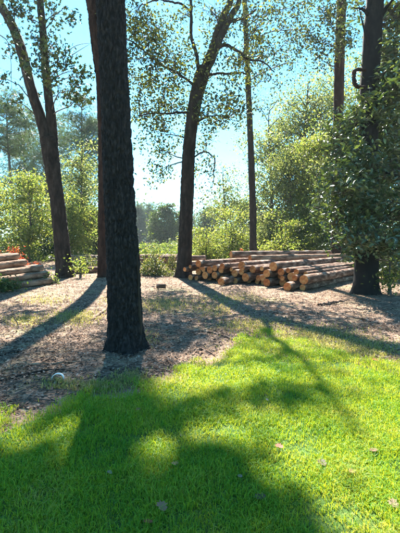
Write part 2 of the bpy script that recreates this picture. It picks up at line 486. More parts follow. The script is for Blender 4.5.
tag(mb.build('sparse_grass', M['grass_dry']), 'thin yellowing grass patches on the bare brown soil', kind='stuff')

# ------------------------------------------------------------------ leaf litter and wood chips
n = 170000
yy = 2.9 + (rng.random(n) ** 1.5) * 18
xx = rng.uniform(-1, 1, n) * (yy * .62 + 1.0)
off = yy - lawn_edge(xx)
gk = rng.random(n) < np.clip(.02 + (off + .25) * 1.1, .01, 1)
xx, yy = xx[gk], yy[gk]
cl = np.array([mnoise.noise(Vector((a * 1.1, b * 1.1, 9.0))) for a, b in zip(xx, yy)])
gk = rng.random(len(xx)) < np.clip(.55 + .9 * cl, .12, 1)
xx, yy = xx[gk], yy[gk]
mb = MB(); leaves(mb, np.stack([xx, yy, height(xx, yy) + rng.uniform(.004, .028, len(xx))], 1), .046, 'leaf', .7)
tag(mb.build('leaf_litter', M['litter']), 'dry brown leaves and bark chips scattered over the soil', kind='stuff')
# darker bark chips and clods
n = 8000
yy = 3.2 + (rng.random(n) ** 1.4) * 14; xx = rng.uniform(-1, 1, n) * (yy * .6 + .8)
gk = (yy > lawn_edge(xx) + .05); xx, yy = xx[gk], yy[gk]
mb = MB(); leaves(mb, np.stack([xx, yy, height(xx, yy) + rng.uniform(.006, .025, len(xx))], 1), .06, 'oval', .6)
tag(mb.build('bark_chips', noise_mat('bark_chips', [(.045, .026, .018), (.10, .06, .042), (.18, .115, .08)], 20, bump=.3, island=.6)), 'dark bark chips and crumbled clods strewn over the soil', kind='stuff')
mb = MB()
for k in range(3600):
    y = 3.6 + (rng.random() ** 1.4) * 15; x = rng.uniform(-1, 1) * (y * .6 + .5)
    if y < lawn_edge(x) + .1: continue
    a = rng.uniform(0, np.pi); L_ = rng.uniform(.08, .42); z = height(x, y) + .012
    d = np.array([math.cos(a), math.sin(a), 0]) * L_ / 2; q = np.array([x, y, z])
    tube(mb, [q - d, q + np.array([rng.normal() * .02, rng.normal() * .02, .014]), q + d], [.006, .005, .003], 3)
tag(mb.build('twigs', M['twig']), 'small dead twigs lying about on the soil', kind='stuff')

# ------------------------------------------------------------------ trees near the camera
def px_path(pp, Y):
    """(px, py, width px[, Y]) list -> points and radii standing at real depth"""
    P, r = [], []
    for q in pp:
        yv = q[3] if len(q) > 3 else Y
        P.append(at(q[0], q[1], yv)); r.append(q[2] * yv / F / 2)
    return np.array(P), np.array(r)

LIMBS = {}
def add_branch(mb, a, b, r0, r1, sides=5, sag=.08, n=7):
    a = np.asarray(a, float); b = np.asarray(b, float); L_ = np.linalg.norm(b - a)
    t = np.linspace(0, 1, n)[:, None]
    p = a + (b - a) * t
    p += np.sin(np.pi * t) * (rng.normal(size=3) * .06 * L_ + np.array([0, 0, sag * L_]))
    p[1:-1] += rng.normal(size=(n - 2, 3)) * .018 * L_
    tube(mb, p, np.linspace(r0, r1, n), sides)
    return p
def nearest(limbs, c, up=.35):
    """a point on the limbs near c, preferring points lower than c"""
    d = np.linalg.norm(limbs - c, axis=1) + up * np.maximum(0, limbs[:, 2] - c[2] + .5)
    return limbs[np.argmin(d)]

def crown_from_blobs(root, blobs, Y, limbs, leafmat, kind, size, twig=.012, per=16, cr=.42, sy=1.3, flat=.35, name='crown'):
    """blobs: (px, py, rx, ry, clusters) patches of foliage around depth Y"""
    lv = MB(); br = MB()
    for bl in blobs:
        px, py, rx, ry, nc = bl[:5]
        Yb = (bl[5] if len(bl) > 5 else Y) + rng.normal() * sy * .5
        c = at(px, py, Yb); sx, sz = rx * Yb / F, ry * Yb / F
        q = nearest(limbs, c)
        p = add_branch(br, q, c, .035 if np.linalg.norm(q - c) > 1 else .022, twig)
        for _ in range(int(nc * 1.7)):
            d = rng.normal(size=3) * .6
            cc = c + np.array([d[0] * sx, d[1] * sy, d[2] * sz])
            s = p[rng.integers(2, len(p))]
            add_branch(br, s, cc, twig * .8, .004, 3, n=5)
            leaves(lv, gaps(cluster_pts(cc, cr, max(3, int(per * rng.uniform(.5, 1.4)))), .25), size, kind, flat)
    br.build('branches', M['twig'], root, 'stuff')
    return lv.build(name, leafmat, root), lv, br

def shade_clusters(n, xr, yr, Yr):
    """points high in the crowns, out on the sun's ray from the lawn's shaded parts"""
    out = []
    tries = 0
    while len(out) < n and tries < n * 60:
        tries += 1
        px, py = rng.uniform(*xr), rng.uniform(*yr)
        if lit(px, py): continue
        g = gnd(px, py); d = g[1]
        Ymin = (math.tan(SUN_EL) / math.cos(SUN_AZ) * d + 1.6 + .6) / (math.tan(SUN_EL) / math.cos(SUN_AZ) - .64)
        Yv = rng.uniform(max(Yr[0], Ymin), max(Yr[1], Ymin + 2))
        t = (Yv - d) / SUN[1]
        out.append(g + np.array(SUN) * t)
    return np.array(out)

# ---- front pine
front = thing('pine_tree', 'nearest dark trunk with furrowed bark rising from the lawn edge', 'tree', 'tall trees around the clearing')
P, r = px_path([(126, 352, 36), (125.5, 330, 33), (124.5, 300, 31.5), (122.5, 250, 30), (119.5, 200, 28.5), (116, 120, 26.5), (110.5, 0, 26), (106, -90, 25)], 5.6)
top = P[-1] + np.array([-.4, .2, 9]); P = np.vstack([P, P[-1] + [-.15, .1, 4], top]); r = np.append(r, [.15, .06])
mb = MB()
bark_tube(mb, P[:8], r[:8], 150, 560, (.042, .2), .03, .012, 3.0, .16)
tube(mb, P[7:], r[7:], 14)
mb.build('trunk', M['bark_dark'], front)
br = MB(); lv = MB()
for k in range(16):
    z = rng.uniform(.55, 1); q = P[-1] * z + P[-2] * (1 - z); a = rng.uniform(0, 2 * np.pi)
    e = q + np.array([math.cos(a) * 2.3, math.sin(a) * 2.3, .6]) * (1.25 - .6 * z)
    p = add_branch(br, q, e, .04, .012)
    for s in (3, 4, 5, 6):
        leaves(lv, cluster_pts(p[s], .45, 40), .3, 'needle', .1)
br.build('branches', M['twig'], front, 'stuff'); lv.build('crown', M['needle'], front)
# raised scar / dead bark slab on the trunk's right side
mb = MB()
for (x0, y0, x1, y1, w) in [(136.6, 255, 138.6, 300, 1.3), (138.6, 300, 140.5, 346, 2.0)]:
    a, b = at(x0, y0, 5.52), at(x1, y1, 5.52)
    tube(mb, [a, (a + b) / 2 + [.012, 0, 0], b], [w * .012, w * .015, w * .011], 8)
mb.build('bark_ridge', M['bark_grey'], front)

# ---- second, thinner pine behind it
t2 = thing('pine_tree', 'slim red-brown trunk half hidden behind the nearest dark trunk', 'tree', 'tall trees around the clearing')
P2, r2 = px_path([(105, 279, 16), (105, 270, 13.5), (105, 200, 12.5), (103.5, 100, 11.5), (98, 50, 11), (91, 0, 9), (83, -60, 9)], 16.4)
P2 = np.vstack([P2, P2[-1] + [-.3, 0, 4], P2[-1] + [-.2, .3, 8]]); r2 = np.append(r2, [.13, .05])
mb = MB(); bark_tube(mb, P2, r2, 44, 260, (.09, .22), .04, .02, 9.0, .08); mb.build('trunk', M['bark_red'], t2)
# ---- left forked tree
t3 = thing('forked_tree', 'left tree whose trunk forks into two leaning stems', 'tree', 'tall trees around the clearing')
P3, r3 = px_path([(65.5, 277, 18), (64, 262, 15.5), (61, 235, 14), (57, 200, 13.5), (53, 170, 14.5), (49.5, 148, 15.5), (48, 138, 15)], 16.8)
mb = MB(); bark_tube(mb, P3, r3, 48, 140, (.08, .2), .03, .03, 5.0, .10); mb.build('trunk', M['bark_grey'], t3)
A3, a3 = px_path([(51, 158, 9.5), (46.5, 140, 10), (40, 115, 10), (33, 95, 9.5), (22, 52, 9), (12, 25, 8.5), (0, 4, 8), (-15, -18, 7.5), (-32, -60, 6), (-40, -110, 4)], 16.8)
mb = MB(); bark_tube(mb, A3, a3, 24, 90, (.10, .2), .018, .02, 2.0); mb.build('limb', M['bark_grey'], t3)
B3, b3 = px_path([(53.5, 158, 9), (53, 140, 9.5), (51.5, 120, 9), (48.5, 95, 8), (45, 60, 7.2), (43, 30, 6.8), (40, 0, 6.5), (37, -50, 5.5), (40, -120, 3.5)], 16.9)
mb = MB(); bark_tube(mb, B3, b3, 24, 90, (.10, .2), .018, .02, 7.0); mb.build('limb', M['bark_grey'], t3)
limb3 = np.vstack([smooth_path(A3, a3, 60)[0], smooth_path(B3, b3, 60)[0]])
blobs = [(15, 8, 16, 10, 9), (30, 20, 13, 12, 8), (34, 42, 9, 14, 7), (56, 14, 8, 12, 7), (55, 42, 11, 13, 8), (60, 64, 11, 9, 7), (50, 75, 10, 13, 9), (76, 70, 9, 7, 5),
         (84, 76, 7, 6, 4), (86, 96, 8, 4, 4), (70, 90, 10, 7, 6), (8, 45, 9, 12, 5), (4, 77, 7, 6, 4), (25, 66, 7, 9, 4), (60, 96, 13, 5, 6), (20, 35, 10, 10, 4), (66, 6, 7, 8, 4), (42, 60, 6, 20, 6), (10, 100, 10, 5, 3), (35, 5, 12, 8, 5)]
lv = MB(); br = MB()
for (px, py, rx, ry, nc) in blobs:
    Yb = 16.3 + rng.normal() * .7; c = at(px, py, Yb)
    p = add_branch(br, nearest(limb3, c), c, .028, .011)
    for _ in range(nc):
        d = rng.normal(size=3) * .6; cc = c + np.array([d[0] * rx * Yb / F, d[1] * .9, d[2] * ry * Yb / F])
        add_branch(br, p[rng.integers(2, 7)], cc, .008, .004, 3, n=5)
        leaves(lv, gaps(cluster_pts(cc, .34, rng.integers(8, 20)), .12), .2, 'star', .25)
# bare twig to the right
for seg in ([(62, 58), (72, 48), (82, 44), (94, 43)], [(72, 55), (80, 50), (90, 44)], [(0, 35), (8, 42), (11, 60), (12, 90), (18, 97)]):
    q = np.array([at(a, b, 16.5) for a, b in seg]); s, _ = smooth_path(q, np.ones(len(q)), 12); tube(br, s, np.linspace(.022, .007, 12), 4)
# upper crown: unseen clusters placed to shade the lawn
cs = shade_clusters(60, (-40, 150), (402, 545), (13, 19)); link_up(br, limb3, cs)
for c in cs: leaves(lv, gaps(cluster_pts(c, .6, 26), .08), .22, 'star', .5)
br.build('branches', M['twig'], t3, 'stuff'); lv.build('crown', M['leaf_star'], t3)

# crown of the second pine, out of the frame, placed to shade soil and lawn
br = MB(); lv = MB()
cs = shade_clusters(90, (-30, 145), (344, 408), (18, 23)); link_up(br, P2[-3:], cs, .02)
for c in cs: leaves(lv, cluster_pts(c, .45, 30), .28, 'needle', .2)
cs = shade_clusters(40, (20, 210), (395, 545), (14, 20)); link_up(br, P2[-3:], cs, .02)
for c in cs: leaves(lv, gaps(cluster_pts(c, .6, 40), .04), .3, 'needle', .2)
br.build('branches', M['twig'], t2, 'stuff'); lv.build('crown', M['needle'], t2)

# ---- centre tree
t4 = thing('oak_tree', 'centre tree with lacy yellow-green leaves standing left of the long log stack', 'tree', 'tall trees around the clearing')
P4, r4 = px_path([(184, 277, 17), (184.5, 262, 14.5), (186, 220, 13), (188, 170, 12.3), (191, 130, 12), (196, 98, 12.5), (201, 78, 13.5), (204, 68, 13)], 16.6)
mb = MB(); bark_tube(mb, P4, r4, 48, 200, (.08, .2), .03, .02, 6.0, .09); mb.build('trunk', M['bark_grey'], t4)
limbs4 = [P4]
for pp in ([(202, 76, 8), (207, 60, 7.5), (214, 42, 7), (222, 20, 6.5), (231, 0, 6), (234, -24, 4), (228, -55, 1.5)],
           [(205, 72, 8), (213, 58, 7.2), (221, 40, 6.8), (230, 20, 6.2), (240, 4, 5), (244, -16, 3), (238, -45, 1)],
           [(200, 78, 4), (197, 60, 3.6), (191, 38, 3.2), (191, 18, 3), (189, -2, 2.6), (182, -40, 2)],
           [(216, 50, 4), (225, 46, 3.4), (236, 52, 2.8), (247, 61, 2.2), (262, 66, 1.4), (272, 76, 1)],
           [(200, 82, 3), (212, 75, 2.4), (228, 75, 2), (246, 77, 1.4)],
           [(198, 90, 2.6), (182, 76, 2.2), (160, 64, 1.8), (140, 50, 1.5), (122, 40, 1)],
           [(228, 22, 3.4), (236, 20, 3), (244, 17, 2.4), (256, 10, 1.6)],
           [(191, 12, 2.2), (180, 6, 2), (165, 4, 1.6), (150, 9, 1)],
           [(190, 112, 2.4), (172, 112, 2), (152, 111, 1.6), (135, 112, 1)],
           [(189, 160, 1.8), (204, 152, 1.5), (216, 160, 1)], [(190, 140, 2), (200, 122, 1.8), (212, 116, 1.3), (228, 118, .9)]):
    Pq, rq = px_path(pp, 16.6); Pq[:, 1] += np.linspace(0, rng.normal() * .35, len(Pq))
    mb = MB(); p_, r_ = smooth_path(Pq, rq, 40)
    p_[3:] += np.cumsum(rng.normal(size=(37, 3)) * .012, 0)
    tube(mb, p_, r_, 10); mb.build('limb', M['bark_grey'], t4); limbs4.append(p_)
limb4 = np.vstack(limbs4[1:])
blobs = [(133, 18, 18, 18, 14), (158, 28, 24, 22, 20), (150, 58, 24, 18, 20), (176, 58, 16, 15, 10), (140, 84, 16, 12, 9), (183, 14, 20, 15, 10), (165, 88, 14, 10, 6),
         (148, 112, 20, 5, 10), (172, 107, 20, 6, 10), (165, 134, 14, 12, 11), (160, 150, 9, 6, 5), (158, 174, 20, 6, 5), (207, 116, 12, 10, 8), (206, 140, 6, 10, 4),
         (226, 96, 13, 8, 7), (242, 60, 17, 11, 9), (262, 55, 11, 8, 6), (224, 32, 15, 14, 8), (213, 10, 22, 12, 13), (194, 88, 12, 9, 7), (222, 120, 14, 5, 6), (210, 168, 11, 8, 4),
         (212, 188, 12, 10, 4), (240, 112, 9, 6, 3), (258, 20, 12, 10, 5), (203, 60, 12, 10, 7), (232, 75, 10, 6, 4)]
crown4, lv, br = crown_from_blobs(t4, blobs, 16.6, limb4, M['leaf_oak'], 'leaf', .145, per=38, cr=.42)
lv = MB(); br = MB()
cs = shade_clusters(44, (150, 330), (385, 560), (13, 19)); link_up(br, limb4, cs)  # unseen extra crown, its clusters set on sun rays to darken the lawn
for c in cs: leaves(lv, gaps(cluster_pts(c, .55, 26), .12), .2, 'leaf', .5)
lv.build('crown', M['leaf_oak'], t4); br.build('branches', M['twig'], t4, 'stuff')

# ---- slender tree behind the stack
t5 = thing('slender_tree', 'very slender straight trunk rising behind the middle of the long log stack', 'tree', 'tall trees around the clearing')
P5, r5 = px_path([(253.5, 266, 8.5), (253, 240, 7), (252.5, 200, 6.6), (250, 130, 5.6), (247, 60, 5), (244.5, 0, 4.6), (241, -60, 4), (238, -120, 3)], 23)
mb = MB(); bark_tube(mb, P5, r5, 20, 120, (.1, .2), .016, .02, 4.0); mb.build('trunk', M['bark_grey'], t5)
blobs = [(268, 20, 20, 16, 9), (292, 8, 22, 12, 10), (284, 44, 20, 14, 9), (268, 78, 20, 9, 6), (300, 62, 14, 10, 5), (250, 40, 8, 14, 5), (306, 30, 14, 14, 6), (262, 100, 12, 6, 3), (247, 5, 10, 8, 4), (285, -20, 30, 15, 8)]
crown_from_blobs(t5, blobs, 22.0, smooth_path(P5, r5, 60)[0][25:], M['leaf_oak'], 'leaf', .165, per=36, cr=.5)

# ---- tall straight trunk at right
t6 = thing('pine_tree', 'tall straight grey trunk left of the broad-leaved dark tree', 'tree', 'tall trees around the clearing')
P6, r6 = px_path([(335, 273, 11), (336, 250, 10), (337.5, 150, 9.6), (339.5, 60, 9.2), (341.5, 0, 8.6), (344, -80, 7.5), (346, -150, 5)], 19.5)
mb = MB(); bark_tube(mb, P6, r6, 28, 150, (.11, .25), .02, .012, 8.0); mb.build('trunk', M['bark_red'], t6)
blobs = [(325, 18, 14, 14, 9), (312, 42, 12, 14, 6), (343, 22, 6, 8, 4), (340, 52, 6, 5, 3), (330, 45, 8, 10, 4), (350, 38, 6, 10, 4), (322, 60, 10, 8, 3), (345, -20, 20, 15, 6)]
crown_from_blobs(t6, blobs, 18.8, smooth_path(P6, r6, 60)[0][25:], M['leaf_oak'], 'leaf', .155, per=36, cr=.45)

# ---- magnolia at right
t7 = thing('magnolia_tree', 'dark broad-leaved tree with glossy leaves at the right edge', 'tree', 'tall trees around the clearing')
P7, r7 = px_path([(366, 295, 28), (366, 280, 23.5), (367, 250, 22), (368, 200, 20), (368.5, 140, 18), (369.5, 90, 17), (372.5, 30, 16.5), (375, 0, 16), (378, -60, 14), (380, -140, 9)], 11.6)
mb = MB(); bark_tube(mb, P7, r7, 48, 160, (.14, .18), .008, .025, 1.0, .09); mb.build('trunk', M['bark_magnolia'], t7)
limb7 = [smooth_path(P7, r7, 60)[0][12:]]
for pp in ([(368, 92, 9), (374, 99, 8), (382, 104, 6), (395, 108, 4), (410, 106, 2)], [(372, 20, 5), (362, 14, 3.4), (352, 16, 2.2), (346, 17, 1.4)],
           [(370, 55, 4), (362, 40, 3), (354, 26, 2), (348, 20, 1.4)], [(367, 160, 6), (355, 168, 4), (340, 185, 2.6), (330, 205, 1.6)], [(368, 170, 6), (385, 175, 4), (402, 190, 2.5)],
           [(375, 25, 5), (386, 10, 4), (398, 0, 3)], [(368, 215, 5), (355, 222, 3), (342, 232, 1.6)], [(368, 120, 6), (352, 130, 4), (340, 145, 2)]):
    Pq, rq = px_path(pp, 11.6); Pq[:, 1] += np.linspace(0, -rng.uniform(.1, 1.0), len(Pq))
    p_, r_ = smooth_path(Pq, rq, 24); r_ = r_ * np.linspace(1, .25, 24); p_[3:] += np.cumsum(rng.normal(size=(21, 3)) * .008, 0); mb = MB(); tube(mb, p_, r_, 10); mb.build('limb', M['bark_magnolia'], t7); limb7.append(p_)
Pq, rq = px_path([(366, 70, 3.2), (358, 69.5, 3.4), (354.3, 72, 4), (353.8, 78, 4.2), (355.5, 85, 4), (359, 87, 3.6), (366, 87, 3)], 11.45)
p_, r_ = smooth_path(Pq, rq, 30); r_ = r_ * rng.uniform(.85, 1.15, 30); p_ = p_ + rng.normal(size=(30, 3)) * .006; mb = MB(); tube(mb, p_, r_, 10); tag(mb.build('branch_stub', M['bark_red'], t7), 'short looped C-shaped branch stub')
limb7 = np.vstack(limb7)
blobs = [(372, 138, 22, 18, 26), (352, 160, 16, 16, 22), (385, 172, 20, 22, 30), (345, 192, 15, 16, 20), (368, 205, 22, 18, 30), (396, 125, 12, 24, 18), (398, 215, 16, 24, 24),
         (355, 232, 14, 12, 14), (340, 222, 9, 9, 9), (385, 240, 16, 12, 14), (408, 165, 14, 26, 20), (390, 265, 12, 10, 6), (362, 176, 18, 14, 20), (378, 115, 12, 10, 8),
         (390, 30, 10, 22, 12), (386, 72, 10, 20, 12), (400, 60, 10, 24, 12), (392, 14, 10, 12, 12), (388, 48, 8, 14, 10), (398, 82, 8, 12, 10), (386, 92, 7, 8, 6), (398, 95, 10, 10, 8), (332, 200, 9, 14, 10), (338, 145, 9, 14, 9), (345, 125, 10, 10, 8), (368, 108, 12, 7, 9), (366, 235, 12, 9, 12), (325, 215, 6, 10, 5), (350, 250, 8, 7, 6), (398, 245, 14, 14, 14), (360, 8, 6, 6, 3), (415, 20, 14, 26, 12), (356, 112, 8, 8, 4), (340, 170, 8, 10, 6)]
lv = MB(); br = MB(); spots = []
for (px, py, rx, ry, nc) in blobs:
    Yb = 11.4 + rng.normal() * .5; c = at(px, py, Yb)
    p = add_branch(br, nearest(limb7, c), c, .03, .012)
    for _ in range(int(nc * 3.0)):
        d = rng.normal(size=3) * .62; cc = c + np.array([d[0] * rx * Yb / F, d[1] * .95, d[2] * ry * Yb / F])
        add_branch(br, p[rng.integers(2, 7)], cc, .01, .005, 3, n=5)
        leaves(lv, cluster_pts(cc, .26, rng.integers(9, 19)), .155, 'oval', .5)
        if cc[1] < 11: spots.append(cc)
br.build('branches', M['twig'], t7, 'stuff'); lv.build('crown', M['leaf_magnolia'], t7)
# the nearest big leaves, one by one
lm = MB(); lm.add(*TM['oval'], True); leafmesh = lm.mesh('leaf'); leafmesh.materials.append(M['leaf_magnolia'])
spots += [at(rng.uniform(336, 398), 225 + rng.normal() * 9, 10.2) for _ in range(60)]
for k in range(150):
    c = spots[-1 - k % 60] if k < 60 else spots[rng.integers(0, len(spots))]
    o = bpy.data.objects.new('leaf', leafmesh); COL.objects.link(o); o.parent = t7
    c = c + rng.normal(size=3) * .1 + np.array([0, -.12, 0])
    o.location = c; o.scale = [rng.uniform(.16, .22)] * 3
    o.rotation_euler = (rng.normal() * .5 - .3, rng.normal() * .5, rng.uniform(0, 6.28))
br = MB()
for k in range(6):
    c = at(345 + k * 10, 227 + rng.normal() * 4, 10.25); add_branch(br, nearest(limb7, c), c, .02, .006)
br.build('branches', M['twig'], t7, 'stuff')

# ------------------------------------------------------------------ background trees and bushes
def bg_tree(name, label, cat, px, Y, top, bot, hw, leafmat, nleaf, size, clumps=26, kind='leaf', trunk=True, bark='bark_far', group=None, shape='round', gap=.5, trunk_w=None, base_z=0.0):
    base = at(px, 240, Y); base[2] = base_z
    zt, zb = at(px, top, Y)[2], max(.15, at(px, bot, Y)[2]); rx = hw * Y / F
    root = thing(name, label, cat, group, tuple(base))
    mid = (zt + zb) / 2 - 0; rz = (zt - zb) / 2
    clumps = int(clumps * (1.9 if kind == 'leaf' else 1.7)); C = []
    while len(C) < clumps:
        d = rng.uniform(-1, 1, 3)
        if (d ** 2).sum() > 1 or (d ** 2).sum() < .12: continue
        if shape == 'cone': d[:2] *= (1 - d[2]) * .5 + .08
        if shape == 'pine' and d[2] < -.2 and rng.random() < .6: continue
        if name == 'bush':      # sprawling: many stems of uneven height
            d = np.array([rng.normal() * .62, rng.normal() * .6, -1 + 2 * rng.random() * math.exp(-rng.random() * .9)])
        elif rng.random() < .22 and shape != 'cone': d *= rng.uniform(1.05, 1.35)
        C.append([d[0] * rx, d[1] * rx * .9, max(.15, mid + d[2] * rz - base_z)])
    C = np.array(C)
    tr = MB(); lv = MB()
    lean = rng.normal(size=2) * .02 * (zt)
    n = 12; t = np.linspace(0, 1, n)
    r0 = trunk_w or max(.05, (zt - base_z) * .014)
    h = (zt - base_z) * .94
    tp = np.stack([lean[0] * t + np.sin(t * 5 + px) * .012 * h, lean[1] * t, h * t - .05], 1)
    tube(tr, tp, r0 * (1 - .85 * t) + .01, 8)
    bs = MB()
    for c in C:
        zq = np.clip(c[2] - np.hypot(c[0], c[1]) * (.7 if shape != 'pine' else .2), .1 * h, h)
        q = np.array([np.interp(zq, tp[:, 2], tp[:, 0]), np.interp(zq, tp[:, 2], tp[:, 1]), zq])
        add_branch(bs, q, c, r0 * .32, r0 * .06, 4)
    nleaf = int(nleaf * (1.35 if kind == 'leaf' else 1.2)); per = max(4, nleaf // clumps)
    cr = (rx + rz) * .5 * (1.1 / math.sqrt(clumps)) + .1
    for c in C:
        k = int(per * rng.uniform(.35, 1.6))
        p = c + rng.normal(size=(k, 3)) * cr * rng.uniform(.6, 1.3) * np.array([1.25, 1.25, .6])
        p = p[p[:, 2] > .03]
        leaves(lv, p, size, kind, .3)
    tr.build('trunk', M[bark], root); bs.build('branches', M[bark], root, 'stuff'); lv.build('crown', leafmat, root)
    return root

G1 = 'young bright trees behind the left log stack'; G2 = 'far conifers beyond the clearing'; G3 = 'yellow-green bushes behind the long log stack'; G4 = 'light green trees behind the stack at right'; G5 = 'background pines at left'
BT = [
 ('pine_tree', 'thin leaning pine with bare lower trunk at the far left edge', 13, 42, 92, 160, 24, 'needle', 4940, .75, 28, 'needle', 'pine', G5, .20),
 ('pine_tree', 'tall background pine between the forked tree and the nearest trunk', 82, 52, 92, 215, 26, 'needle', 8550, .8, 44, 'needle', 'round', G5, .26),
 ('pine_tree', 'background pine seen behind the forked tree', 52, 58, 108, 225, 26, 'needle', 7980, .8, 41, 'needle', 'round', G5, .26),
 ('pine_tree', 'background pine left of the forked tree behind young bright trees', 27, 60, 118, 225, 22, 'needle', 6460, .8, 36, 'needle', 'round', G5, .24),
 ('young_tree', 'bright young tree left of the forked trunk behind the stacked logs', 30, 28, 172, 255, 24, 'leaf_lime', 5200, .2, 34, 'leaf', 'round', G1, None),
 ('young_tree', 'bright young tree between the forked trunk and the nearest trunk', 82, 29, 148, 255, 17, 'leaf_mid', 5400, .2, 40, 'leaf', 'round', G1, None),
 ('young_tree', 'bright young tree cut off by the left edge of the view', -4, 31, 180, 258, 24, 'leaf_lime', 4600, .22, 30, 'leaf', 'round', G1, None),
 ('young_tree', 'low bright sapling just right of the forked trunk', 72, 25, 200, 258, 13, 'leaf_lime', 2800, .18, 24, 'leaf', 'round', G1, None),
 ('young_tree', 'dark green young tree low behind the forked trunk', 52, 33, 205, 260, 28, 'leaf_dark', 4500, .24, 30, 'leaf', 'round', G1, None),
 ('young_tree', 'dark young tree filling the gap beside the nearest trunk', 96, 34, 195, 262, 16, 'leaf_dark', 3600, .24, 26, 'leaf', 'round', G1, None),
 ('conifer', 'pointed hazy conifer just right of the nearest trunk', 139, 115, 202, 253, 10, 'needle_far', 7000, 1.0, 40, 'needle', 'cone', G2, .3),
 ('conifer', 'second pointed hazy conifer in the far gap', 150, 118, 203, 253, 10, 'needle_far', 7000, 1.0, 40, 'needle', 'cone', G2, .3),
 ('round_tree', 'rounded dense green tree left of the centre trunk in the far gap', 166, 78, 204, 253, 16, 'leaf_dark', 9000, .45, 44, 'leaf', 'round', None, None),
 ('conifer', 'hazy far tree hidden partly by the centre trunk', 189, 120, 212, 252, 10, 'needle_far', 6000, 1.0, 34, 'needle', 'round', G2, .3),
 ('round_tree', 'dark far tree just right of the centre trunk', 208, 85, 206, 252, 11, 'leaf_dark', 6000, .45, 34, 'leaf', 'round', None, None),
 ('bush', 'yellow-green bush just right of the centre trunk', 206, 27, 222, 262, 15, 'leaf_lime', 3600, .15, 26, 'leaf', 'round', G3, None),
 ('bush', 'tall yellow-green bush left of the slender trunk', 232, 29, 208, 262, 17, 'leaf_lime', 5000, .17, 32, 'leaf', 'round', G3, None),
 ('bush', 'yellow-green bush right of the slender trunk', 270, 28, 218, 262, 16, 'leaf_mid', 4000, .17, 28, 'leaf', 'round', G3, None),
 ('bush', 'broad bright bush behind the right half of the log stack', 300, 24, 208, 266, 20, 'leaf_lime', 7000, .16, 40, 'leaf', 'round', G3, None),
 ('bush', 'bright bush between the stack and the tall grey trunk', 323, 23, 222, 266, 14, 'leaf_lime', 3800, .15, 26, 'leaf', 'round', G3, None),
 ('leafy_tree', 'dark shaded tree behind the slender trunk', 256, 46, 188, 258, 20, 'leaf_dark', 5200, .32, 32, 'leaf', 'round', G4, None),
 ('leafy_tree', 'pale leafy tree right of the slender trunk', 270, 34, 105, 250, 26, 'leaf_mid', 8000, .21, 46, 'leaf', 'round', G4, None),
 ('leafy_tree', 'tall pale leafy tree left of the tall grey trunk', 304, 36, 72, 255, 34, 'leaf_mid', 16000, .23, 60, 'leaf', 'round', G4, None),
 ('leafy_tree', 'pale leafy tree directly behind the tall grey trunk', 336, 40, 50, 250, 32, 'leaf_mid', 9500, .25, 50, 'leaf', 'round', G4, None),
 ('leafy_tree', 'small bright tree in front of the pale leafy trees', 290, 29, 140, 258, 24, 'leaf_mid', 8500, .18, 40, 'leaf', 'round', G4, None),
 ('leafy_tree', 'pale tree seen through the dark broad-leaved crown', 372, 30, 50, 240, 28, 'leaf_mid', 8500, .23, 46, 'leaf', 'round', G4, None),
 ('leafy_tree', 'pale tree beyond the dark trunk at the right edge', 408, 27, 20, 250, 28, 'leaf_mid', 8000, .22, 46, 'leaf', 'round', G4, None),
 ('leafy_tree', 'small tree left of the slender trunk rising over the bushes', 226, 36, 168, 250, 13, 'leaf_mid', 3000, .2, 26, 'leaf', 'round', G4, None),
 ('leafy_tree', 'green leafy tree between the tall grey trunk and the dark broad-leaved crown', 338, 24, 122, 258, 22, 'leaf_mid', 9500, .17, 44, 'leaf', 'round', G4, None),
 ('leafy_tree', 'fresh green tree behind the right half of the stack, left of the tall grey trunk', 318, 27, 118, 258, 19, 'leaf_lime', 8000, .18, 40, 'leaf', 'round', G4, None),
 ('bush', 'dark bush low beside the base of the tall grey trunk', 345, 21, 218, 270, 14, 'leaf_dark', 3800, .16, 26, 'leaf', 'round', None, None),
 ('bush', 'dark bush behind the dark tree trunk at right', 385, 16, 222, 290, 20, 'leaf_dark', 4200, .14, 28, 'leaf', 'round', None, None),
 ('bush', 'small bright weed right of the dark tree trunk', 391, 11.2, 258, 296, 7, 'leaf_lime', 320, .1, 10, 'leaf', 'round', None, None),
 ('bush', 'dark leafy shrub at the left edge beside the log stack', 2, 11.6, 278, 306, 9, 'leaf_dark', 900, .1, 14, 'leaf', 'round', None, None),
 ('sapling', 'leafy sapling at the foot of the forked tree', 80, 16.2, 258, 278, 6, 'leaf_lime', 240, .12, 10, 'leaf', 'round', None, None),
]
for (nm, lb, px, Yv, top, bot, hw, mt, nl, sz, cl, kd, sh, grp, tw) in BT:
    cat = {'pine_tree': 'tree', 'young_tree': 'tree', 'conifer': 'tree', 'round_tree': 'tree', 'leafy_tree': 'tree', 'bush': 'bush', 'sapling': 'sapling'}[nm]
    bg_tree(nm, lb, cat, px, Yv, top, bot, hw, M[mt], nl, sz, cl, kd, group=grp, shape=sh, trunk_w=tw)

# undergrowth belt behind the logs
lv = MB(); br = MB()
for k in range(520):
    y = rng.uniform(26, 62); x = rng.uniform(-1, 1) * (y * .75 + 4)
    hh_ = (.5 + 1.1 * abs(mnoise.noise(Vector((x * .25, y * .25, 3))))) * (1 + (y - 26) / 40)
    c = np.array([x, y, hh_ * .5]); d = rng.normal(size=(60, 3)) * np.array([.9, .9, .3 * hh_]) * .8
    p = c + d; p = p[p[:, 2] > .02]
    leaves(lv, p, .2 + .004 * y, 'leaf', .3)
tag(lv.build('undergrowth', M['leaf_undergrowth']), 'low green undergrowth along the back of the clearing', kind='stuff')
